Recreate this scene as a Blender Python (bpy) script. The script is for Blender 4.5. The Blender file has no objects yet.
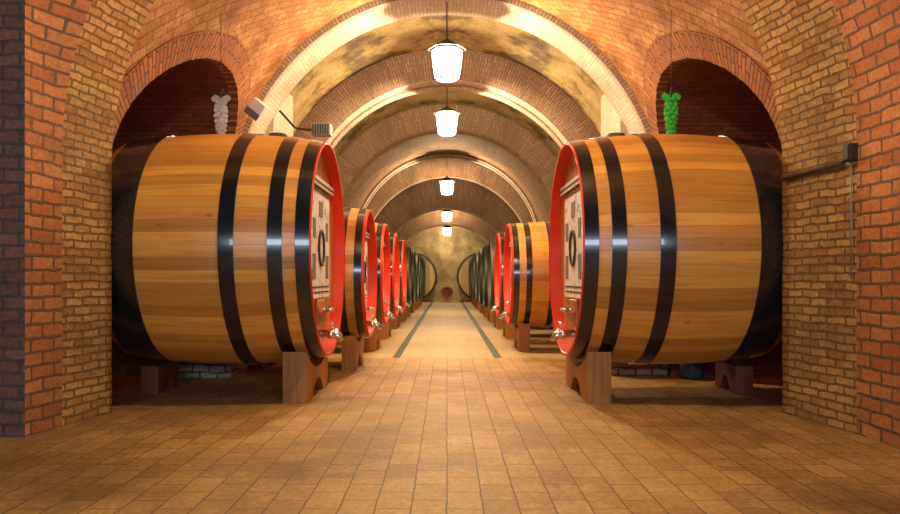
import bpy, bmesh, math, random
from math import sin, cos, pi, sqrt, radians, asin
from mathutils import Vector
random.seed(7)
S = bpy.context.scene
COL = S.collection

# ------------------------------------------------------------------ helpers
class MB:
    """collects faces with uv (metres) and material index, builds ONE mesh object"""
    def __init__(s): s.v = []; s.f = []; s.uv = []; s.mi = []; s.sm = []
    def face(s, pts, uvs=None, mi=0, smooth=False):
        b = len(s.v); s.v += [tuple(p) for p in pts]; s.f.append(tuple(range(b, b+len(pts))))
        s.uv.append(uvs or [(p[0]+p[1], p[2]) for p in pts]); s.mi.append(mi); s.sm.append(smooth)
    def grid(s, P, U, mi=0, smooth=True, flip=False, closed=False):
        """P rows x cols of points, U same of uvs (shared verts)"""
        b = len(s.v); n = len(P); m = len(P[0])
        for r in P: s.v += [tuple(p) for p in r]
        for i in range(n-1):
            for j in range(m if closed else m-1):
                j2 = (j+1) % m
                q = [(i, j), (i, j2), (i+1, j2), (i+1, j)]
                if flip: q.reverse()
                s.f.append(tuple(b+a*m+c for a, c in q))
                uu = []
                for a, c in q:
                    u = U[a][c]
                    if closed and j == m-1 and c == 0: u = U[a][m]
                    uu.append(u)
                s.uv.append(uu); s.mi.append(mi); s.sm.append(smooth)
    def box(s, x0, x1, y0, y1, z0, z1, mi=0):
        c = [(x0,y0,z0),(x1,y0,z0),(x1,y1,z0),(x0,y1,z0),(x0,y0,z1),(x1,y0,z1),(x1,y1,z1),(x0,y1,z1)]
        for q, ax in (((0,3,2,1),2),((4,5,6,7),2),((0,1,5,4),1),((2,3,7,6),1),((1,2,6,5),0),((3,0,4,7),0)):
            pts = [c[i] for i in q]
            if ax == 2: uv = [(p[0], p[1]) for p in pts]
            elif ax == 1: uv = [(p[0], p[2]) for p in pts]
            else: uv = [(p[1], p[2]) for p in pts]
            s.face(pts, uv, mi)
    def tube(s, path, r, n=10, mi=0, caps=True):
        path = [Vector(p) for p in path]; rows = []
        rr = r if isinstance(r, (list, tuple)) else [r]*len(path)
        for i, p in enumerate(path):
            d = (path[min(i+1, len(path)-1)] - path[max(i-1, 0)]).normalized()
            a = d.orthogonal().normalized() if i == 0 else (pa - d*pa.dot(d)).normalized()
            pa = a; bb = d.cross(a)
            rows.append([p + (a*cos(2*pi*k/n) + bb*sin(2*pi*k/n))*rr[i] for k in range(n)])
        U = [[(k/n*.2, i*.2) for k in range(n+1)] for i in range(len(rows))]
        s.grid(rows, U, mi, True, closed=True)
        if caps:
            s.face(list(reversed(rows[0])), None, mi); s.face(rows[-1], None, mi)
    def ball(s, c, r, n=8, m=6, mi=0, sc=(1,1,1)):
        rows = []
        for i in range(m+1):
            t = pi*i/m
            rows.append([(c[0]+r*sc[0]*sin(t)*cos(2*pi*k/n), c[1]+r*sc[1]*sin(t)*sin(2*pi*k/n), c[2]-r*sc[2]*cos(t)) for k in range(n)])
        U = [[(k/n, i/m) for k in range(n+1)] for i in range(m+1)]
        s.grid(rows, U, mi, True, closed=True)
    def build(s, name, mats, parent=None, recalc=True, bevel=0, merge=True):
        me = bpy.data.meshes.new(name); me.from_pydata(s.v, [], s.f)
        uvl = me.uv_layers.new(name='UVMap')
        k = 0
        for u in s.uv:
            for w in u: uvl.data[k].uv = w; k += 1
        for p, mi, sm in zip(me.polygons, s.mi, s.sm): p.material_index = mi; p.use_smooth = sm
        bm = bmesh.new(); bm.from_mesh(me)
        if merge: bmesh.ops.remove_doubles(bm, verts=bm.verts, dist=1e-5)
        if recalc: bmesh.ops.recalc_face_normals(bm, faces=bm.faces)
        bm.to_mesh(me); bm.free()
        if not isinstance(mats, (list, tuple)): mats = [mats]
        for m in mats: me.materials.append(m)
        o = bpy.data.objects.new(name, me); COL.objects.link(o)
        if parent: o.parent = parent
        if bevel:
            b = o.modifiers.new('bevel', 'BEVEL'); b.width = bevel; b.segments = 2; b.limit_method = 'ANGLE'
        return o

def tag(o, label, cat, group=None):
    o['label'] = label; o['category'] = cat
    if group: o['group'] = group
    return o
def thing(name, label, cat, loc, rz=0, group=None):
    o = bpy.data.objects.new(name, None); COL.objects.link(o)
    o.location = loc; o.rotation_euler = (0, 0, rz); o.empty_display_size = .2
    return tag(o, label, cat, group)
def struct(mb, name, mats, recalc=True):
    o = mb.build(name, mats, None, recalc); o['kind'] = 'structure'; return o
def copy_thing(o, parent=None):
    c = o.copy(); COL.objects.link(c)
    if parent: c.parent = parent
    for ch in list(o.children): copy_thing(ch, c)
    return c

# ------------------------------------------------------------------ materials
class NT:
    def __init__(s, name):
        s.m = bpy.data.materials.new(name); s.m.use_nodes = True
        s.t = s.m.node_tree; s.t.nodes.clear()
        s.out = s.n('ShaderNodeOutputMaterial'); s.b = s.n('ShaderNodeBsdfPrincipled')
        s.l(s.b.outputs[0], s.out.inputs[0])
    def n(s, t, **k):
        x = s.t.nodes.new(t)
        for a, v in k.items():
            if a.startswith('i_'): x.inputs[a[2:].replace('_', ' ')].default_value = v
            else: setattr(x, a, v)
        return x
    def l(s, a, b): s.t.links.new(a, b)
    def math(s, op, a, b=None, c=None):
        x = s.n('ShaderNodeMath', operation=op)
        for i, v in enumerate((a, b, c)):
            if v is None: continue
            if hasattr(v, 'is_linked') or hasattr(v, 'links'): s.l(v, x.inputs[i])
            else: x.inputs[i].default_value = v
        return x.outputs[0]
    def mix(s, fac, a, b, bt='MIX'):
        x = s.n('ShaderNodeMix', data_type='RGBA', blend_type=bt)
        for i, v in ((0, fac), (6, a), (7, b)):
            if hasattr(v, 'links'): s.l(v, x.inputs[i])
            elif i == 0: x.inputs[0].default_value = v
            else: x.inputs[i].default_value = (*v, 1) if len(v) == 3 else v
        return x.outputs[2]
    def noise(s, vec, scale, detail=4, rough=.55):
        x = s.n('ShaderNodeTexNoise'); x.inputs['Scale'].default_value = scale
        x.inputs['Detail'].default_value = detail; x.inputs['Roughness'].default_value = rough
        if vec is not None: s.l(vec, x.inputs['Vector'])
        return x
    def ramp(s, fac, stops):
        x = s.n('ShaderNodeValToRGB'); e = x.color_ramp.elements
        while len(e) < len(stops): e.new(.5)
        for el, (p, c) in zip(e, stops): el.position = p; el.color = (*c, 1)
        s.l(fac, x.inputs[0]); return x.outputs[0]
    def rough(s, v): s.b.inputs['Roughness'].default_value = v
    def bump(s, h, strength=.5, dist=.02):
        x = s.n('ShaderNodeBump'); x.inputs['Strength'].default_value = strength; x.inputs['Distance'].default_value = dist
        s.l(h, x.inputs['Height']); s.l(x.outputs[0], s.b.inputs['Normal'])

def plain(name, col, rough=.5, metal=0, coat=0, spec=.5):
    t = NT(name); t.b.inputs['Base Color'].default_value = (*col, 1); t.rough(rough)
    t.b.inputs['Metallic'].default_value = metal; t.b.inputs['Coat Weight'].default_value = coat
    t.b.inputs['Specular IOR Level'].default_value = spec
    return t

def brick(name, c1, c2, mortar, bw, bh, ms=.01, warp=.012, bump=.6, stain_shade=None, stain_shade_amt=.5, offset=.5, third=None, rough=.85, stain_shade_scale=1.3, bdist=.02):
    t = NT(name); uv = t.n('ShaderNodeUVMap', uv_map='UVMap').outputs[0]
    nz = t.noise(uv, 5, 3)
    sub = t.n('ShaderNodeVectorMath', operation='SUBTRACT'); t.l(nz.outputs['Color'], sub.inputs[0]); sub.inputs[1].default_value = (.5, .5, .5)
    sc = t.n('ShaderNodeVectorMath', operation='SCALE'); t.l(sub.outputs[0], sc.inputs[0]); sc.inputs['Scale'].default_value = warp*4
    ad = t.n('ShaderNodeVectorMath', operation='ADD'); t.l(uv, ad.inputs[0]); t.l(sc.outputs[0], ad.inputs[1])
    bt = t.n('ShaderNodeTexBrick'); t.l(ad.outputs[0], bt.inputs['Vector'])
    bt.offset = offset; bt.inputs['Scale'].default_value = 1
    bt.inputs['Color1'].default_value = (*c1, 1); bt.inputs['Color2'].default_value = (*c2, 1); bt.inputs['Mortar'].default_value = (*mortar, 1)
    bt.inputs['Brick Width'].default_value = bw; bt.inputs['Row Height'].default_value = bh
    bt.inputs['Mortar Size'].default_value = ms; bt.inputs['Mortar Smooth'].default_value = .3; bt.inputs['Bias'].default_value = 0
    col = bt.outputs['Color']
    if third:
        n3 = t.noise(uv, 3.2, 5, .7)
        f3 = t.ramp(n3.outputs[0], [(.52, (0, 0, 0)), (.68, (1, 1, 1))])
        f3 = t.math('MULTIPLY', f3, t.math('SUBTRACT', 1.0, bt.outputs['Fac']))
        col = t.mix(f3, col, third)
    if stain_shade:
        n2 = t.noise(uv, stain_shade_scale, 6, .65)
        f2 = t.ramp(n2.outputs[0], [(.45, (0, 0, 0)), (.72, (stain_shade_amt,)*3)])
        col = t.mix(f2, col, stain_shade)
    n4 = t.noise(uv, 24, 4, .7)
    v4 = t.ramp(n4.outputs[0], [(.25, (.62, .62, .62)), (.75, (1.25, 1.25, 1.25))])
    col = t.mix(1.0, col, v4, 'MULTIPLY')
    t.l(col, t.b.inputs['Base Color']); t.rough(rough); t.b.inputs['Specular IOR Level'].default_value = .25
    h = t.math('ADD', t.math('MULTIPLY', bt.outputs['Fac'], -1.0), t.math('MULTIPLY', n4.outputs[0], .55))
    t.bump(h, bump, bdist)
    return t.m

M = {}
M['rough'] = brick('rough_yellow_brick', (.62,.345,.105), (.40,.175,.05), (.22,.125,.05), .22, .075, .012, .014, 1.0, (.17,.10,.045), .8, third=(.68,.44,.17), stain_shade_scale=1.0, bdist=.03)
M['quoin'] = brick('orange_quoin_brick', (.60,.245,.08), (.44,.14,.045), (.17,.105,.06), .27, .115, .013, .012, .9, (.22,.10,.06), .6, bdist=.03)
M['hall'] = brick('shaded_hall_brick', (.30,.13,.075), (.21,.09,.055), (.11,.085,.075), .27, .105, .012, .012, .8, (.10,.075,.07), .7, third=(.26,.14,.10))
M['vault'] = brick('orange_vault_tile', (.57,.275,.105), (.42,.175,.06), (.22,.11,.05), .28, .13, .007, .015, .9, (.22,.07,.025), .95, third=(.70,.42,.20), stain_shade_scale=1.1)
M['ring'] = brick('voussoir_brick', (.55,.21,.075), (.40,.125,.05), (.17,.09,.05), .30, .075, .013, .012, 1.0, (.24,.10,.05), .5, bdist=.03)
M['rib'] = brick('lamplit_buff_rib_brick', (.70,.57,.44), (.60,.46,.34), (.50,.39,.30), .28, .065, .009, .01, .5, (.30,.20,.13), .5)  # soffits paler than the rib faces: lantern light put into the colour
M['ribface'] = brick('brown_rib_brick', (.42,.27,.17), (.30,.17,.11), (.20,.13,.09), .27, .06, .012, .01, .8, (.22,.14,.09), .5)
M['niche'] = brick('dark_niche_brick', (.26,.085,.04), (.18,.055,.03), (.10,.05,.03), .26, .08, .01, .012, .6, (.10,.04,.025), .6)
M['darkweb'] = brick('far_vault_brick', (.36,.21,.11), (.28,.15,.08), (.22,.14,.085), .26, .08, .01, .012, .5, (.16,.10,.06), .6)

M['farface'] = brick('dark_far_rib_brick', (.26,.15,.08), (.18,.095,.05), (.12,.075,.045), .27, .07, .012, .01, .7, (.12,.07,.04), .6)  # far rib faces: shade put into the colour so lit soffits contrast
def plaster(name, a, b, c):
    t = NT(name); uv = t.n('ShaderNodeUVMap', uv_map='UVMap').outputs[0]
    n1 = t.noise(uv, .9, 7, .65); n2 = t.noise(uv, 9, 5, .7)
    col = t.ramp(n1.outputs[0], [(.40, c), (.50, a), (.60, b)])
    v = t.ramp(n2.outputs[0], [(.3, (.7,.7,.7)), (.7, (1.15,1.15,1.15))])
    t.l(t.mix(1.0, col, v, 'MULTIPLY'), t.b.inputs['Base Color']); t.rough(.9)
    t.bump(n2.outputs[0], .5, .03); return t.m
M['plaster'] = plaster('olive_plaster', (.33,.225,.075), (.44,.32,.145), (.11,.07,.028))
M['endwall'] = plaster('end_wall_plaster', (.46,.34,.16), (.55,.43,.22), (.32,.24,.11))

# floor pavers (uv u along the corridor, v across)
M['floor'] = brick('terracotta_paver', (.50,.29,.09), (.37,.195,.055), (.17,.09,.035), .33, .205, .006, .005, .3, (.15,.07,.025), .85, third=(.54,.32,.12), rough=.62, stain_shade_scale=.55)  # broad blotches: dirt plus floor shadow patches put into the colour
M['floor2'] = brick('pale_paver', (.45,.31,.135), (.39,.265,.11), (.28,.18,.075), .8, .42, .004, .004, .12, (.30,.19,.09), .6, rough=.6, stain_shade_scale=.6)
M['strip'] = brick('dark_green_floor_strip', (.05,.062,.035), (.04,.05,.03), (.04,.045,.03), .4, .3, .005, .004, .2, rough=.6)
M['rubble'] = brick('rubble_stone', (.42,.32,.19), (.26,.22,.15), (.10,.08,.05), .22, .10, .012, .03, 1.0, (.07,.07,.05), .6, third=(.42,.29,.15))

def wood(name, a, b, dark, stave=.12, rough=.36, coat=.25):
    """uv u along the stave, v across"""
    t = NT(name); uv = t.n('ShaderNodeUVMap', uv_map='UVMap').outputs[0]
    sp = t.n('ShaderNodeSeparateXYZ'); t.l(uv, sp.inputs[0])
    sv = t.math('DIVIDE', sp.outputs[1], stave)
    idx = t.math('FLOOR', sv); fr = t.math('FRACT', sv)
    wn = t.n('ShaderNodeTexWhiteNoise', noise_dimensions='1D'); 
    ob = t.n('ShaderNodeObjectInfo'); t.l(t.math('ADD', idx, t.math('MULTIPLY', ob.outputs['Random'], 57.0)), wn.inputs['W'])
    cx = t.n('ShaderNodeCombineXYZ')
    t.l(t.math('ADD', t.math('MULTIPLY', sp.outputs[0], .55), t.math('MULTIPLY', wn.outputs[0], 31.0)), cx.inputs[0])
    t.l(t.math('MULTIPLY', sp.outputs[1], 9.0), cx.inputs[1])
    g = t.noise(cx.outputs[0], 2.2, 6, .6); g.inputs['Distortion'].default_value = .6
    col = t.ramp(g.outputs[0], [(.30, b), (.52, a), (.75, tuple(min(1, x*1.12) for x in a))])
    tone = t.ramp(wn.outputs[0], [(0, (.66,.60,.54)), (.5, (.97,.95,.93)), (1, (1.12,1.14,1.16))])
    col = t.mix(1.0, col, tone, 'MULTIPLY')
    kn = t.n('ShaderNodeTexVoronoi', feature='F1'); kn.inputs['Scale'].default_value = 1.0
    kx = t.n('ShaderNodeCombineXYZ'); t.l(t.math('MULTIPLY', sp.outputs[0], 2.0), kx.inputs[0]); t.l(t.math('MULTIPLY', sp.outputs[1], 4.0), kx.inputs[1]); t.l(kx.outputs[0], kn.inputs['Vector'])
    kf = t.ramp(kn.outputs['Distance'], [(.03, (.55,)*3), (.10, (0,)*3)])
    col = t.mix(kf, col, dark)
    e = t.math('MINIMUM', fr, t.math('SUBTRACT', 1.0, fr))
    line = t.ramp(e, [(.0, (1,)*3), (.035, (0,)*3)])
    col = t.mix(t.math('MULTIPLY', line, .35), col, dark)
    t.l(col, t.b.inputs['Base Color']); t.rough(rough)
    t.b.inputs['Coat Weight'].default_value = coat; t.b.inputs['Coat Roughness'].default_value = .3
    t.bump(t.math('SUBTRACT', t.math('MULTIPLY', g.outputs[0], .2), line), .25, .004)
    return t.m
M['oak'] = wood('varnished_oak_staves', (.72,.315,.05), (.58,.21,.03), (.16,.055,.012), .125)
M['oak_head'] = wood('oak_head_boards', (.58,.27,.065), (.46,.18,.04), (.16,.06,.02), .16)
M['yellow_head'] = wood('yellow_head_boards', (.62,.40,.10), (.50,.30,.07), (.14,.09,.03), .2)
M['oak_dark'] = wood('old_dark_oak', (.20,.13,.055), (.12,.07,.03), (.04,.025,.012), .125, .5, .1)
M['cradle'] = wood('cradle_timber', (.46,.18,.022), (.32,.115,.015), (.07,.03,.01), .45, .55, .05)
M['cradle_red'] = wood('red_brown_timber', (.16,.040,.012), (.11,.026,.009), (.04,.012,.007), .45, .6, 0)
M['hoop'] = plain('black_painted_hoop', (.010,.010,.011), .2, 0, .5, .6).m
M['hoop_green'] = plain('dark_green_hoop', (.014,.02,.014), .45, 0, .1).m
M['red'] = plain('red_painted_chime', (.72,.04,.006), .45, 0, 0, .3).m
M['olive_rim'] = plain('olive_painted_chime', (.05,.055,.028), .5).m
M['chrome'] = plain('bright_steel', (.75,.75,.76), .18, 1).m
M['brass'] = plain('brass', (.62,.42,.16), .3, 1).m
M['iron'] = plain('dark_iron', (.035,.03,.028), .6, .4).m
M['rust'] = plain('rusty_iron', (.07,.035,.02), .8).m
M['grey'] = plain('grey_metal_box', (.23,.215,.20), .5, .3).m
M['white_paint'] = plain('white_enamel', (.78,.76,.74), .4).m
M['pic'] = plain('grey_picture_print', (.19,.175,.16), .7).m
M['ink'] = plain('black_ink', (.035,.03,.028), .7).m
M['cork'] = plain('dark_bung_wood', (.09,.04,.02), .6).m
M['cord'] = plain('black_cord', (.02,.02,.02), .6).m

def panel_mat():
    t = NT('printed_white_panel'); uv = t.n('ShaderNodeUVMap', uv_map='UVMap').outputs[0]
    n1 = t.noise(uv, 7, 8, .75); n1.inputs['Distortion'].default_value = 1.4
    n2 = t.noise(uv, 2.2, 3, .5)
    a = t.ramp(n1.outputs[0], [(.50, (0,)*3), (.57, (1,)*3)])
    b = t.ramp(n2.outputs[0], [(.40, (0,)*3), (.56, (.75,)*3)])
    col = t.mix(t.math('MULTIPLY', a, b), (.92,.89,.85), (.10,.085,.075))
    t.l(col, t.b.inputs['Base Color']); t.rough(.55); return t.m
M['panel'] = panel_mat()

def glow(name, col, strength, transp=True):
    t = NT(name); t.t.nodes.remove(t.b)
    em = t.n('ShaderNodeEmission'); em.inputs[0].default_value = (*col, 1); em.inputs[1].default_value = strength
    if transp:
        tr = t.n('ShaderNodeBsdfTransparent'); ad = t.n('ShaderNodeAddShader')
        t.l(em.outputs[0], ad.inputs[0]); t.l(tr.outputs[0], ad.inputs[1]); t.l(ad.outputs[0], t.out.inputs[0])
    else: t.l(em.outputs[0], t.out.inputs[0])
    return t.m
M['pane'] = glow('glowing_lantern_glass', (1.0,.95,.86), 4)
M['bulb'] = glow('lit_bulb', (1.0,.95,.88), 12, False)

def glass(name, col, rough=.05, trans=.8):
    t = plain(name, col, rough); t.b.inputs['Transmission Weight'].default_value = trans; t.b.inputs['IOR'].default_value = 1.45
    return t.m
M['green_glass'] = glass('green_glass', (.10,.75,.10), .08, .55)
M['clear_glass'] = glass('clear_glass', (.9,.92,.9), .05, .7)
M['blue_glass'] = glass('dark_bottle_glass', (.05,.09,.10), .05, .3)

# ------------------------------------------------------------------ vault geometry
ZC = 2.5
def prof(R, zc=ZC, n=96, nw=6, z0=0.0):
    """points (x, z, arc length) floor left -> crown -> floor right"""
    p = []; s = 0
    for i in range(nw): p.append((-R, z0+(zc-z0)*i/nw, (zc-z0)*i/nw))
    for i in range(n+1):
        a = pi - pi*i/n; p.append((R*cos(a), zc+R*sin(a), (zc-z0)+R*(pi-a)))
    L = (zc-z0) + R*pi
    for i in range(1, nw+1): p.append((R, zc-(zc-z0)*i/nw, L+(zc-z0)*i/nw))
    T = p[-1][2]
    p = [(x, z, min(a, T-a)) for x, z, a in p]
    return p
def tunnel(mb, Y0, Y1, A, B, mi=0, half=None, ny=4, swap=False):
    """soffit lofted between profiles A (at Y0) and B (at Y1). uv: u along Y, v along the arc (swap: u along the arc)"""
    n = len(A); rng = range(n)
    if half == 'L': rng = range(0, n//2+1)
    if half == 'R': rng = range(n//2, n)
    P = []; U = []
    for k in range(ny+1):
        t = k/ny; y = Y0+(Y1-Y0)*t
        P.append([(A[i][0]*(1-t)+B[i][0]*t, y, A[i][1]*(1-t)+B[i][1]*t) for i in rng])
        ss = [A[i][2]*(1-t)+B[i][2]*t for i in rng]
        U.append([((a, y) if swap else (y, a)) for a in ss])
    mb.grid(P, U, mi)
def ringface(mb, Y, A, B, mi=0, half=None, horizontal=False):
    """flat face at Y between inner profile A and outer profile B (same count)"""
    n = len(A); rng = list(range(n))
    if half == 'L': rng = rng[:n//2+1]
    if half == 'R': rng = rng[n//2:]
    P = []; U = []
    for k in range(3):
        t = k/2
        P.append([(A[i][0]*(1-t)+B[i][0]*t, Y, A[i][1]*(1-t)+B[i][1]*t) for i in rng])
        if horizontal: U.append([(p[0], p[2]) for p in P[-1]])
        else:
            w = [sqrt((B[i][0]-A[i][0])**2+(B[i][1]-A[i][1])**2) for i in rng]
            U.append([(t*w[j], A[i][2]) for j, i in enumerate(rng)])
    mb.grid(P, U, mi)

P_rib = prof(3.52); P_web = prof(4.25); P_big = prof(5.2); P_vault = prof(3.62)
P_out = prof(9.0, 3.6)
ZF = 2.41
P_front = prof(3.47, 3.45); P_q = prof(3.40, ZF+.02); P_far = prof(3.27, ZF)

# --- front arch: shaded hall face, quoins, rough reveal
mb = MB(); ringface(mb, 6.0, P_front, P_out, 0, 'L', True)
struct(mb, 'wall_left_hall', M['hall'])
mb = MB(); tunnel(mb, 6.0, 6.45, P_front, P_q, 0, 'L')
struct(mb, 'trim_1', M['quoin'])
P_hr = prof(3.60, 3.2); P_qr = prof(3.44, ZF+.05)
mb = MB(); tunnel(mb, 2.0, 6.13, P_hr, P_qr, 0, 'R', 8)
struct(mb, 'wall_right_hall', M['quoin'])
mb = MB(); tunnel(mb, 6.45, 7.12, P_q, P_far, 0, 'L', 6); ringface(mb, 7.12, P_far, P_web, 0, 'L', True); struct(mb, 'wall_left', M['rough'])
mb = MB(); tunnel(mb, 6.13, 7.12, P_qr, P_far, 0, 'R', 6); ringface(mb, 7.12, P_far, P_web, 0, 'R', True); struct(mb, 'wall_right', M['rough'])
mb = MB(); tunnel(mb, 7.12, 7.72, P_vault, P_vault, 0); struct(mb, 'ceiling_front', M['vault'])

# --- bay with the two side niches
OPEN = [(7.72,0),(7.72,1.2),(7.72,2.35),(7.80,2.72),(7.93,3.0),(8.12,3.28),(8.4,3.57),(8.75,3.84),(9.15,4.06),(9.6,4.23),(10.1,4.32),(10.6,4.31),(11.05,4.21),(11.4,4.04),(11.7,3.78),(11.92,3.35),(12.04,2.9),(12.08,2.35),(12.08,1.2),(12.08,0)]
def lat(z, R): return R if z <= ZC else sqrt(max(0.0, R*R-(z-ZC)**2))
RV = 3.62
def dens(pl, n=6):
    o = []
    for a, b in zip(pl, pl[1:]):
        for k in range(n): o.append((a[0]+(b[0]-a[0])*k/n, a[1]+(b[1]-a[1])*k/n))
    return o+[pl[-1]]
top = dens(OPEN[2:18])
for sd, nm in ((-1, 'left'), (1, 'right')):
    # curved vault above the opening, column by column up to the crown
    mb = MB(); P = []; U = []
    cols = [(7.70, 2.35)] + top + [(12.1, 2.35)]
    NV = 26
    for (y, z) in cols:
        a0 = 0 if z <= ZC else asin((z-ZC)/RV)
        r = []; u = []
        for k in range(NV+1):
            if z < ZC and k == 0: x, zz, s = RV, z, z-ZC
            else:
                kk = (k-1)/(NV-1) if z < ZC else k/NV
                a = a0+(pi/2-a0)*kk; x, zz, s = RV*cos(a), ZC+RV*sin(a), RV*a
            r.append((sd*x, y, zz)); u.append((y*.75+s*.66+20, s*.75-y*.66+20))
        P.append(r); U.append(u)
    mb.grid(P, U); struct(mb, 'ceiling' if sd < 0 else 'ceiling_right', M['vault'])
    # niche: jambs and small cross vault, back wall
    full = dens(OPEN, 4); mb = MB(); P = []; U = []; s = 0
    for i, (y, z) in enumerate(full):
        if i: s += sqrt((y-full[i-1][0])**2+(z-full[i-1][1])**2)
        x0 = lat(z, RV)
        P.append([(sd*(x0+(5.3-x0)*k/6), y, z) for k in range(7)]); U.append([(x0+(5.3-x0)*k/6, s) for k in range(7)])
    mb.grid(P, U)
    mb.box(min(sd*3.0, sd*5.3), max(sd*3.0, sd*5.3), 9.78, 10.0, 0, 1.55)  # low partition added to block lantern light and keep the niche floor dark
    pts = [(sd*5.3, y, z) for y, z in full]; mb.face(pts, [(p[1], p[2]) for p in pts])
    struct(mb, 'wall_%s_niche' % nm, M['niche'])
    # ring of voussoirs round the opening
    mb = MB(); P = []; U = []; s = 0
    for i, (y, z) in enumerate(top):
        a = top[max(i-1, 0)]; b = top[min(i+1, len(top)-1)]
        d = Vector((b[0]-a[0], b[1]-a[1])).normalized(); nx = Vector((-d.y, d.x))
        if i: s += sqrt((y-top[i-1][0])**2+(z-top[i-1][1])**2)
        r = []; u = []
        for (w, dr) in ((-.02, .10), (-.02, -.025), (.10, -.025), (.22, -.025), (.32, -.02), (.32, .03)):
            yy, zz = y+nx.x*w, z+nx.y*w
            r.append((sd*lat(zz, RV+dr), min(max(yy, 7.70), 12.1), zz)); u.append((w+.02+.0, s))
        P.append(r); U.append(u)
    mb.grid(P, U, 0, False); struct(mb, 'trim_%d' % (2 if sd < 0 else 3), M['ring'])
# small piers closing the bay ends behind the vault edge are the jambs of the niche

# --- ribs and webs behind
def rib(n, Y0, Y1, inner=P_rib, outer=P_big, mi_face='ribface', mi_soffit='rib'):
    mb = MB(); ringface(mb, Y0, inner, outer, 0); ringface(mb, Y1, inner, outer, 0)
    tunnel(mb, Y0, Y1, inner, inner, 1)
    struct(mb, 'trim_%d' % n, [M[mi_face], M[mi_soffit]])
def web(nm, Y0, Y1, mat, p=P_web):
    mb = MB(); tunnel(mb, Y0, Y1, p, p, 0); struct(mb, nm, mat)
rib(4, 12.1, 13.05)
web('ceiling_plaster', 13.05, 17.3, M['plaster'])
rib(5, 17.3, 17.72); rib(12, 17.72, 17.95, prof(3.72)); rib(13, 17.95, 18.3)
# buttress piers behind the first rib
for k, sd in enumerate((-1, 1)):
    mb = MB(); xi, xo = sd*3.1, sd*4.4
    x0, x1 = min(xi, xo), max(xi, xo)
    mb.box(x0, x1, 13.05, 14.7, 0, 4.95)
    struct(mb, 'trim_%d' % (14+k), M['rib'])
web('ceiling_far', 18.3, 22.8, M['plaster'])
rib(6, 22.8, 27.2, mi_soffit='darkweb')  # soffit away from the lanterns: its shade is put in as darker brick
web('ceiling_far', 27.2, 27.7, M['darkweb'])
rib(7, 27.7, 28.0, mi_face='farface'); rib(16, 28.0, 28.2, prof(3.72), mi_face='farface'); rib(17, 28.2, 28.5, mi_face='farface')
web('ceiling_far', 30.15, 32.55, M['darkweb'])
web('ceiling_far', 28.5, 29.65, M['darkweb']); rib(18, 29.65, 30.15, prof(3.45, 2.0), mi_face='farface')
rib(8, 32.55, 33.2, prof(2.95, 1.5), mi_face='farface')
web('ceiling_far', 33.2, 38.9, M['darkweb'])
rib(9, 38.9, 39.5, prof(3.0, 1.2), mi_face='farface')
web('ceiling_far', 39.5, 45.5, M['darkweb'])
mb = MB(); mb.face([(-5.5,45.5,0),(5.5,45.5,0),(5.5,45.5,8),(-5.5,45.5,8)], [(0,0),(11,0),(11,8),(0,8)])
struct(mb, 'wall_back', M['endwall'])

# --- floor
def floor_patch(nm, x0, x1, y0, y1, z, mat):
    mb = MB(); mb.face([(x0,y0,z),(x1,y0,z),(x1,y1,z),(x0,y1,z)], [(y0,x0),(y0,x1),(y1,x1),(y1,x0)]); return struct(mb, nm, mat)
floor_patch('floor', -10, 10, -8, 12.0, 0, M['floor'])
floor_patch('floor_far', -6, 6, 12.0, 45.5, 0, M['floor2'])
floor_patch('trim_10', -.905, -.775, 12.0, 44.0, .004, M['strip'])
floor_patch('trim_11', .775, .905, 12.0, 44.0, .004, M['strip'])

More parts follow.
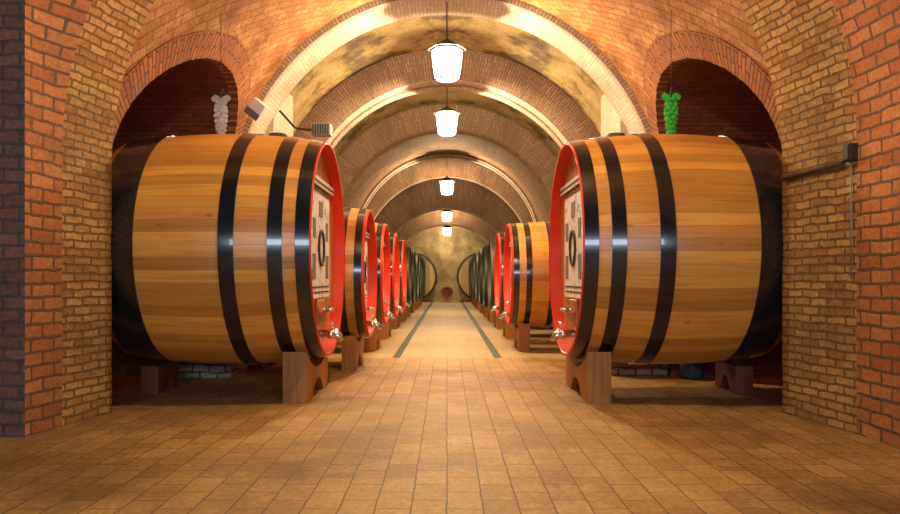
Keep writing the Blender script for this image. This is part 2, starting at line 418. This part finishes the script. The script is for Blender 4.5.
# ------------------------------------------------------------------ barrels
def barrel_parts(root, Rh, Rb, Ln, hoops, bodymat, headmat, rimmat, hoopmat, panel=False, valve=False, n=96, bung=None):
    """axis along local +x from the head (x=0); the root sits on the lowest point of the bilge"""
    zc = Rb
    def rad(x):
        t = (x/Ln-.5)*2; return Rh+(Rb-Rh)*(1-t*t)
    def rev(xs, rs, mi=0, mb=None, uvr=None):
        mb = mb or MB(); P = []; U = []; s = 0
        for i, (x, r) in enumerate(zip(xs, rs)):
            if i: s += sqrt((x-xs[i-1])**2+(r-rs[i-1])**2)
            P.append([(x, r*cos(2*pi*k/n), zc+r*sin(2*pi*k/n)) for k in range(n)])
            U.append([(s, k/n*round(2*pi*Rb/.125)*.125) for k in range(n+1)])
        mb.grid(P, U, mi, True, closed=True); return mb
    xs = [.02+(Ln-.02)*i/24 for i in range(25)]
    mb = rev(xs, [rad(x) for x in xs])
    xr = Ln-.1; rr = rad(Ln)-.06
    pts = [(xr, rr*cos(2*pi*k/n), zc+rr*sin(2*pi*k/n)) for k in range(n)]; mb.face(pts, [(p[2], p[1]) for p in pts])
    rev([Ln, Ln, xr], [rad(Ln), rr, rr], 0, mb)
    mb.build('staves', bodymat, root)
    # painted chime
    mb = rev([.10, .0, 0.0, .012, .17], [rad(.1)+.002, rad(0)+.002, rad(0)-.02, rad(0)-.03, rad(0)-.05])
    o = mb.build('chime', rimmat, root)
    for p in o.data.polygons: p.use_smooth = False
    # head boards
    mb = MB(); r = rad(0)-.045
    pts = [(.135, r*cos(2*pi*k/n), zc+r*sin(2*pi*k/n)) for k in range(n)]; mb.face(pts, [(p[2], p[1]+5) for p in pts])
    mb.build('head', headmat, root, recalc=False)
    for (a, b) in hoops:
        q = [a+(b-a)*i/4 for i in range(5)]
        hm = rev(q, [rad(x)+.013 for x in q]); rev([a, a], [rad(a)-.01, rad(a)+.013], 0, hm); rev([b, b], [rad(b)-.01, rad(b)+.013], 0, hm)
        hm.build('hoop', hoopmat, root, merge=False)
    sc = Rh/1.23
    if panel:
        pan = MB(); x0 = .123
        pan.box(x0-.012, x0+.012, -.62*sc, .62*sc, zc-.56*sc, zc+.68*sc)
        po = pan.build('printed_panel', M['panel'], root); po['label'] = 'white printed panel on the barrel head'
        def plate(nm, mat, y0, y1, z0, z1, t=.006):
            m = MB(); m.box(x0-.012-t, x0-.012, y0*sc, y1*sc, zc+z0*sc, zc+z1*sc); return m.build(nm, mat, po)
        plate('banner', M['white_paint'], -.86, .86, .72, .82, .02)
        plate('banner_line', M['ink'], -.84, .84, .755, .775, .026)
        plate('banner_line', M['ink'], -.60, .60, .66, .675, .012)
        for s_ in (-1, 1):
            plate('picture', M['pic'], min(s_*.34, s_*.50), max(s_*.34, s_*.50), .12, .34); plate('picture', M['pic'], min(s_*.34, s_*.52), max(s_*.34, s_*.52), -.34, -.06)
        plate('picture', M['pic'], -.12, .12, .38, .56)
        plate('caption_line', M['ink'], -.54, .54, -.44, -.425); plate('caption_line', M['ink'], -.54, .54, -.50, -.485)
        tr = MB(); tr.tube([(x0-.02, (.17*cos(2*pi*k/24))*sc, zc+(.02+.2*sin(2*pi*k/24))*sc) for k in range(25)], .018, 6)
        tr.build('emblem_ring', M['ink'], po)
    if valve:
        # small hatch with clamp bar, tap and flange low on the head
        m = MB(); zz = zc-.72*sc
        m.box(.085, .135, -.22*sc, .22*sc, zz-.14*sc, zz+.14*sc); h = m.build('hatch', headmat, root, bevel=.02)
        m = MB(); m.box(.045, .085, -.26*sc, .26*sc, zz-.01, zz+.05); m.tube([(.05,0,zz+.02),(-.03,0,zz+.02)], .022); m.tube([(-.03,-.07,zz+.02),(-.03,.07,zz+.02)], .014)
        m.build('hatch_clamp', M['chrome'], h)
        zz = zc-.98*sc
        m = MB()
        m.tube([(.17,0,zz),(.13,0,zz),(.13,0,zz)], [.085,.085,.085], 20)
        m.tube([(.14,0,zz),(.02,0,zz),(-.05,0,zz-.01),(-.10,0,zz-.03),(-.12,0,zz-.09)], [.045,.045,.055,.045,.035], 14)
        m.tube([(-.03,-.12,zz+.0),(-.03,.12,zz+.0)], .04, 14)
        m.ball((-.03,.13,zz), .055, 12, 8); m.ball((-.03,-.13,zz), .055, 12, 8)
        v = m.build('tap', M['chrome'], root); v['label'] = 'chrome tap'
        m = MB(); m.tube([(-.03,0,zz+.03),(-.03,0,zz+.11)], .015); m.tube([(-.03,-.1,zz+.11),(-.03,.1,zz+.12)], .018)
        m.build('tap_handle', M['chrome'], v)
    if bung:
        m = MB(); b = bung; z0 = zc+rad(b)-.02
        m.tube([(b,0,z0),(b,0,z0+.04),(b,0,z0+.065),(b,0,z0+.075)], [.12,.115,.09,.03], 20)
        m.build('bung', M['cork'], root)

def cradle_parts(root, Rb, x0, x1, x2, x3, zlow, y0, y1, side=1, rear=None):
    """two shaped saddle blocks; local frame is the barrel's, floor at z=0, barrel axis at y=0"""
    zc = zlow+Rb
    ya, yb = y0, y1
    for (a, b, mat, nm, rd) in ((x0, x1, M['cradle'], 'front_saddle', Rb), (x2, x3, M['cradle_red'], 'rear_saddle', Rb)):
        y0, y1 = (ya, yb) if side > 0 else (-yb, -ya)
        if nm == 'rear_saddle' and ya < -.7: y0, y1 = (-.12, .5) if side > 0 else (-.5, .12)
        m = MB(); N = 24
        ys = [y0+(y1-y0)*i/N for i in range(N+1)]
        def ztop(y): return zc-sqrt(max(.04, (rd+.012)**2-y*y))-.012
        def zbot(y):
            t = (y-(y0+y1)/2)/(.22*(y1-y0)); return min(.20, zlow*.55)*sqrt(1-t*t) if abs(t) < 1 else 0
        for x, fl in ((a, 0), (b, 1)):
            for i in range(N):
                pts = [(x, ys[i], zbot(ys[i])), (x, ys[i+1], zbot(ys[i+1])), (x, ys[i+1], ztop(ys[i+1])), (x, ys[i], ztop(ys[i]))]
                m.face(pts, [(p[2]*1.0, p[1]) for p in pts])
        for i in range(N):
            for zf in (ztop, zbot):
                pts = [(a, ys[i], zf(ys[i])), (b, ys[i], zf(ys[i])), (b, ys[i+1], zf(ys[i+1])), (a, ys[i+1], zf(ys[i+1]))]
                m.face(pts, [(p[1], p[0]) for p in pts])
        for y in (y0, y1):
            pts = [(a, y, 0), (b, y, 0), (b, y, ztop(y)), (a, y, ztop(y))]; m.face(pts, [(p[2], p[0]) for p in pts])
        m.build(nm, mat, root)

ORD = ['nearest','second','third','fourth','fifth','sixth','seventh','eighth','ninth','tenth','eleventh','twelfth']
def side_place(side, latf, y): return (side*latf, y), (pi if side < 0 else 0)

# nearest pair
for side, sn in ((-1, 'left'), (1, 'right')):
    (x, y), rz = side_place(side, 1.335, 8.36)
    b = thing('wine_barrel', ('huge varnished oak barrel nearest the camera on the left, clear glass grapes above it' if side < 0 else
              'huge varnished oak barrel nearest the camera on the right, green glass grapes above it'), 'barrel', (x, y, .335), rz, 'barrels along the cellar corridor')
    barrel_parts(b, 1.205, 1.30, 2.17, [(.015,.15),(.275,.415),(.735,.885),(1.72,2.10)], M['oak'], M['oak_head'], M['red'], M['hoop'], True, True, 128, .60)  # last hoop widened: its black stands in for shade on the staves
    c = thing('barrel_cradle', 'two timber saddle blocks under the nearest %s barrel' % sn, 'barrel stand', (x, y, 0), rz, 'cradles under the barrels')
    cradle_parts(c, 1.305, .13, .38, 1.92, 2.12, .335, -.74, .62, side)

# rows behind
def proto(red, panel):
    b = thing('wine_barrel', '', 'barrel', (0, 0, 0), 0, 'barrels along the cellar corridor')
    barrel_parts(b, .935, .985, 1.9, [(.04,.14),(.26,.36),(.66,.76),(1.5,1.66)], M['oak'] if red else M['oak_dark'], M['oak_head'] if red else M['oak_dark'],
                 M['red'] if red else M['olive_rim'], M['hoop'] if red else M['hoop_green'], panel, red, 72, None)
    c = thing('barrel_cradle', '', 'barrel stand', (0, 0, 0), 0, 'cradles under the barrels')
    cradle_parts(c, .985, .17, .37, 1.5, 1.7, .40, -.48, .48)
    return b, c
pr = proto(True, True); pd = proto(False, False); used = set()
LY = [10.8, 13.6, 16.4, 19.4, 22.4, 25.4, 28.4, 31.4, 34.4, 37.4]
RY = [13.6, 16.4, 19.4, 22.4, 25.4, 28.4, 31.4, 34.4, 37.4]
for side, sn, ys in ((-1, 'left', LY), (1, 'right', RY)):
    for i, y in enumerate(ys):
        red = y < (18 if side > 0 else 20)
        b0, c0 = pr if red else pd
        if red in used: b, c = copy_thing(b0), copy_thing(c0)
        else: b, c = b0, c0; used.add(red)
        (x, yy), rz = side_place(side, 1.12, y)
        b.location = (x, yy, .40); b.rotation_euler = (0, 0, rz); c.location = (x, yy, 0); c.rotation_euler = (0, 0, rz)
        look = 'red-rimmed oak barrel' if red else 'dark weathered barrel with olive rim'
        b['label'] = '%s, %s from the camera in the %s row' % (look, ORD[i+1], sn)
        c['label'] = 'timber saddles under the %s barrel from the camera, %s row' % (ORD[i+1], sn)

# two great barrels facing the camera at the end and a small keg between them
for side, sn in ((-1, 'left'), (1, 'right')):
    b = thing('wine_barrel', 'great barrel with yellow head facing the camera by the end wall, %s of the keg' % sn, 'barrel', (side*2.0, 42.2, .02), pi/2, 'barrels facing the camera at the end')
    barrel_parts(b, 1.36, 1.42, 2.4, [(.05,.2),(.4,.55),(1.1,1.25)], M['oak_dark'], M['yellow_head'], M['hoop_green'], M['hoop_green'], False, False, 72)
b = thing('keg', 'small keg with reddish head standing alone at the far end of the corridor', 'keg', (0, 42.0, .17), pi/2)
barrel_parts(b, .31, .35, .7, [(.03,.09),(.17,.22)], M['oak_dark'], M['cradle_red'], M['red'], M['hoop'], False, False, 48)
kc = thing('keg_stand', 'low dark timber rest under the small keg at the far end', 'barrel stand', (0, 42.0, 0), pi/2)
cradle_parts(kc, .35, .10, .20, .50, .60, .14, -.12, .12)

# ------------------------------------------------------------------ lanterns
def lantern(name_label, x, y, zl, crown, power, r=.27, h=.54, bar=.011):
    t = thing('hanging_lantern', name_label, 'lamp', (x, y, zl-h/2), 0, 'lanterns down the vault')
    N = 6; z0, z1 = .0, h
    def hexa(z, rr): return [(rr*cos(2*pi*k/N), rr*sin(2*pi*k/N), z) for k in range(N)]
    m = MB(); m.grid([hexa(z0+.03, r*.78), hexa(z1-.02, r)], [[(0,0)]*(N+1)]*2, 0, False, closed=True); m.build('glass_panes', M['pane'], t)
    m = MB(); a, b = hexa(z0+.02, r*.80), hexa(z1-.02, r*1.02)
    for k in range(N):
        m.tube([a[k], b[k]], bar, 6); m.tube([a[k], a[(k+1) % N]], .012, 6); m.tube([b[k], b[(k+1) % N]], .012, 6)
    m.build('frame', M['iron'], t)
    m = MB(); m.grid([hexa(z1-.01, r*1.27), hexa(z1+.03, r*1.08), hexa(z1+.13, r*.35), hexa(z1+.17, r*.12)], [[(0,0)]*(N+1)]*4, 0, False, closed=True)
    m.face(hexa(z1-.01, r*1.27)); m.build('cap', M['iron'], t)
    m = MB(); m.ball((0, 0, .32), .05, 12, 8, 0, (1,1,1.3)); m.tube([(0,0,.37),(0,0,z1-.01)], .02, 8); m.build('bulb', M['bulb'], t)
    m = MB(); m.tube([(0,0,z1+.16),(0,0,crown-(zl-h/2)+.02)], .012, 6); m.build('cord', M['cord'], t)
    l = bpy.data.lights.new('lantern_light', 'POINT'); l.energy = power; l.color = (1.0, .75, .44); l.shadow_soft_size = .07
    o = bpy.data.objects.new('lantern_light', l); COL.objects.link(o); o.location = (x, y, zl-h/2+.32)
    return t
CR = ZC+3.52
lantern('assumed first lantern of the vault, hanging out of view above the front arch', 0, 5.9, 5.3, ZC+3.35, 1000, bar=.022).rotation_euler.z = .35  # assumed lantern above the view, lights front bay; bars thickened for floor shadows
lantern('largest glowing lantern in view, nearest of the row under the vault', 0, 12.45, 4.95, CR, 1850)
lantern('glowing lantern just below the largest one, second of the row', 0, 17.6, 5.02, CR, 1900)
lantern('third glowing lantern down the vault, under the dark band', 0, 27.95, 4.78, CR, 1700)
lantern('fourth glowing lantern, small and far down the vault', 0, 38.0, 4.53, CR, 800)
lantern('smallest and farthest glowing lantern by the end wall', 0, 43.8, 4.13, ZC+4.25, 500)

# ------------------------------------------------------------------ small things
def frame_empty(name, label, cat, loc, group=None): return thing(name, label, cat, loc, 0, group)
def grapes(label, x, y, z, mat):
    t = frame_empty('grape_ornament', label, 'ornament', (x, y, z), 'glass grape clusters over the barrels')
    rnd = random.Random(3); m = MB(); n = 0
    for i in range(9):
        zz = -.06*i; rr = .065*(1-abs(i-2.5)/8.5) if i < 8 else .02
        for k in range(5 if i < 8 else 1):
            a = 2*pi*k/5+i*.63
            m.ball((rr*cos(a), rr*sin(a), zz+rnd.uniform(-.015, .015)), .034, 10, 7)
    m.build('berries', mat, t)
    m = MB(); m.tube([(0,0,.0),(0,0,.10),(.02,.01,.17)], .012, 6); m.build('stem', M['iron'], t)
    top_z = ZC+sqrt(RV*RV-x*x)
    m = MB(); m.tube([(.02,.01,.16),(0,0,.4),(0,0,top_z-z)], .004, 6); m.build('cord', M['cord'], t)
    for s_ in (-1, 1):
        m = MB(); pts = [(0,0,.06),(s_*.08,.02,.10),(s_*.13,0,.05),(s_*.10,-.02,.0),(s_*.05,-.02,.0)]
        q = [(p[0], p[1]+.008, p[2]) for p in pts]; m.face(pts); m.face(list(reversed(q)))
        for a in range(5): m.face([pts[a], pts[(a+1)%5], q[(a+1)%5], q[a]])
        m.build('leaf', mat, t)
    return t
def px(x, y, Y): return ((x-447)/730*Y, Y, 1.3+(279-y)/730*Y)
p = px(221, 102, 9.3); grapes('clear glass grape cluster hanging over the left barrel', p[0], p[1], p[2], M['clear_glass'])
p = px(671, 100, 9.3); grapes('green glass grape cluster hanging over the right barrel', p[0], p[1], p[2], M['green_glass'])

# floodlights on the first rib, left
p = px(265, 112, 11.6)
t = frame_empty('floodlight', 'white floodlight fixed on the pale rib above the left barrel', 'lamp', p)
m = MB(); m.box(-.14,.14,-.27,-.14,-.11,.13); o = m.build('housing', M['white_paint'], t, bevel=.02); o.rotation_euler = (0, radians(38), radians(-20))
m = MB(); m.box(-.14,.14,-.28,-.262,-.15,-.04); o = m.build('lens', M['grey'], t); o.rotation_euler = (0, radians(38), radians(-20))
m = MB(); m.tube([(0,-.15,0),(-.05,.10,.02),(-.16,.12,.03)], .03); m.build('bracket', M['iron'], t)
p = px(322, 130, 13.3)
t = frame_empty('floodlight', 'grey box floodlight on a bent arm left of the lanterns', 'lamp', p)
m = MB(); m.box(-.17,.17,-.12,.12,-.11,.11); m.build('housing', M['grey'], t, bevel=.015)
m = MB()
for k in range(7): m.box(-.15+.045*k, -.13+.045*k, -.135, -.12, -.09, .09)
m.build('grille', M['iron'], t)
m = MB(); m.tube([(-.16,0,0),(-.42,0,.02),(-.50,.02,.05),(-.78,.05,.36)], .022); m.build('arm', M['iron'], t)

# junction box, conduit and tie bar on the right pier
Yp = 6.62
zb = 1.3+(279-152)/730*6.16
t = frame_empty('junction_box', 'dark metal junction box on the right brick pier', 'electrical box', (3.40, 6.16, zb))
m = MB(); m.box(-.03,.06,-.05,.05,-.08,.07); m.build('body', M['iron'], t, bevel=.01)
m = MB(); m.box(-.04,-.03,-.04,.04,-.065,.055); m.build('cover', M['iron'], t)
m = MB(); m.tube([(3.41,6.16,zb-.09),(3.41,6.16,1.3)], .007, 8); tag(m.build('conduit', M['grey']), 'thin grey conduit running down the right pier from the box', 'pipe')
m = MB(); m.tube([(3.385,6.24,zb-.08),(3.24,7.05,zb-.10)], .02, 8); tag(m.build('tie_bar', M['rust']), 'rusty iron bar running along the right pier below the box', 'bar')

# low rubble plinths behind the nearest barrels, glass jar in the gap
for sd, lb in ((-1, 'low dark rubble plinth seen under the left nearest barrel'), (1, 'low rubble plinth seen under the right nearest barrel')):
    m = MB(); m.box(min(sd*2.8, sd*3.5), max(sd*2.8, sd*3.5), 9.45, 9.76, 0, .36) if sd < 0 else m.box(2.2, 2.98, 9.8, 10.6, 0, .62)
    tag(m.build('stone_plinth', M['rubble'], bevel=.03), lb, 'plinth')
t = frame_empty('demijohn', 'dark glass demijohn lying under the right nearest barrel', 'bottle', (3.2, 9.56, .0))
m = MB(); m.tube([(0,0,.0),(0,0,.04),(0,0,.18),(0,0,.27),(0,0,.33),(0,0,.40)], [.12,.16,.17,.12,.04,.035], 18); m.build('glass_body', M['blue_glass'], t)
m = MB(); m.tube([(0,0,.40),(0,0,.43)], .03, 10); m.build('stopper', M['cork'], t)

# ------------------------------------------------------------------ assumed daylight from the unseen hall behind the camera
def area(name, loc, rot, sx, sy, energy, col):
    l = bpy.data.lights.new(name, 'AREA'); l.shape = 'RECTANGLE'; l.size = sx; l.size_y = sy; l.energy = energy; l.color = col
    o = bpy.data.objects.new(name, l); COL.objects.link(o); o.location = loc; o.rotation_euler = rot; return o
area('assumed_hall_daylight', (0, -4.5, 2.65), (radians(88), 0, 0), 8.6, 1.15, 400, (.68, .82, 1.0))  # assumed, unseen: bare area light added for hoop glints and fill, no window

w = bpy.data.worlds.new('World'); S.world = w; w.use_nodes = True
w.node_tree.nodes['Background'].inputs[0].default_value = (.75, .8, 1.0, 1); w.node_tree.nodes['Background'].inputs[1].default_value = .02

cam = bpy.data.cameras.new('Camera'); co = bpy.data.objects.new('Camera', cam); COL.objects.link(co)
co.location = (0, 0, 1.3); co.rotation_euler = (pi/2, 0, 0)
cam.sensor_width = 36; cam.lens = 730/900*36; cam.shift_x = 3/900; cam.shift_y = 22/900; cam.clip_end = 200
S.camera = co
S.view_settings.view_transform = 'Standard'; S.view_settings.look = 'None'; S.view_settings.gamma = 1; S.view_settings.exposure = .33
S.cycles.max_bounces = 8; S.cycles.sample_clamp_indirect = 6
S.cycles.use_denoising = True
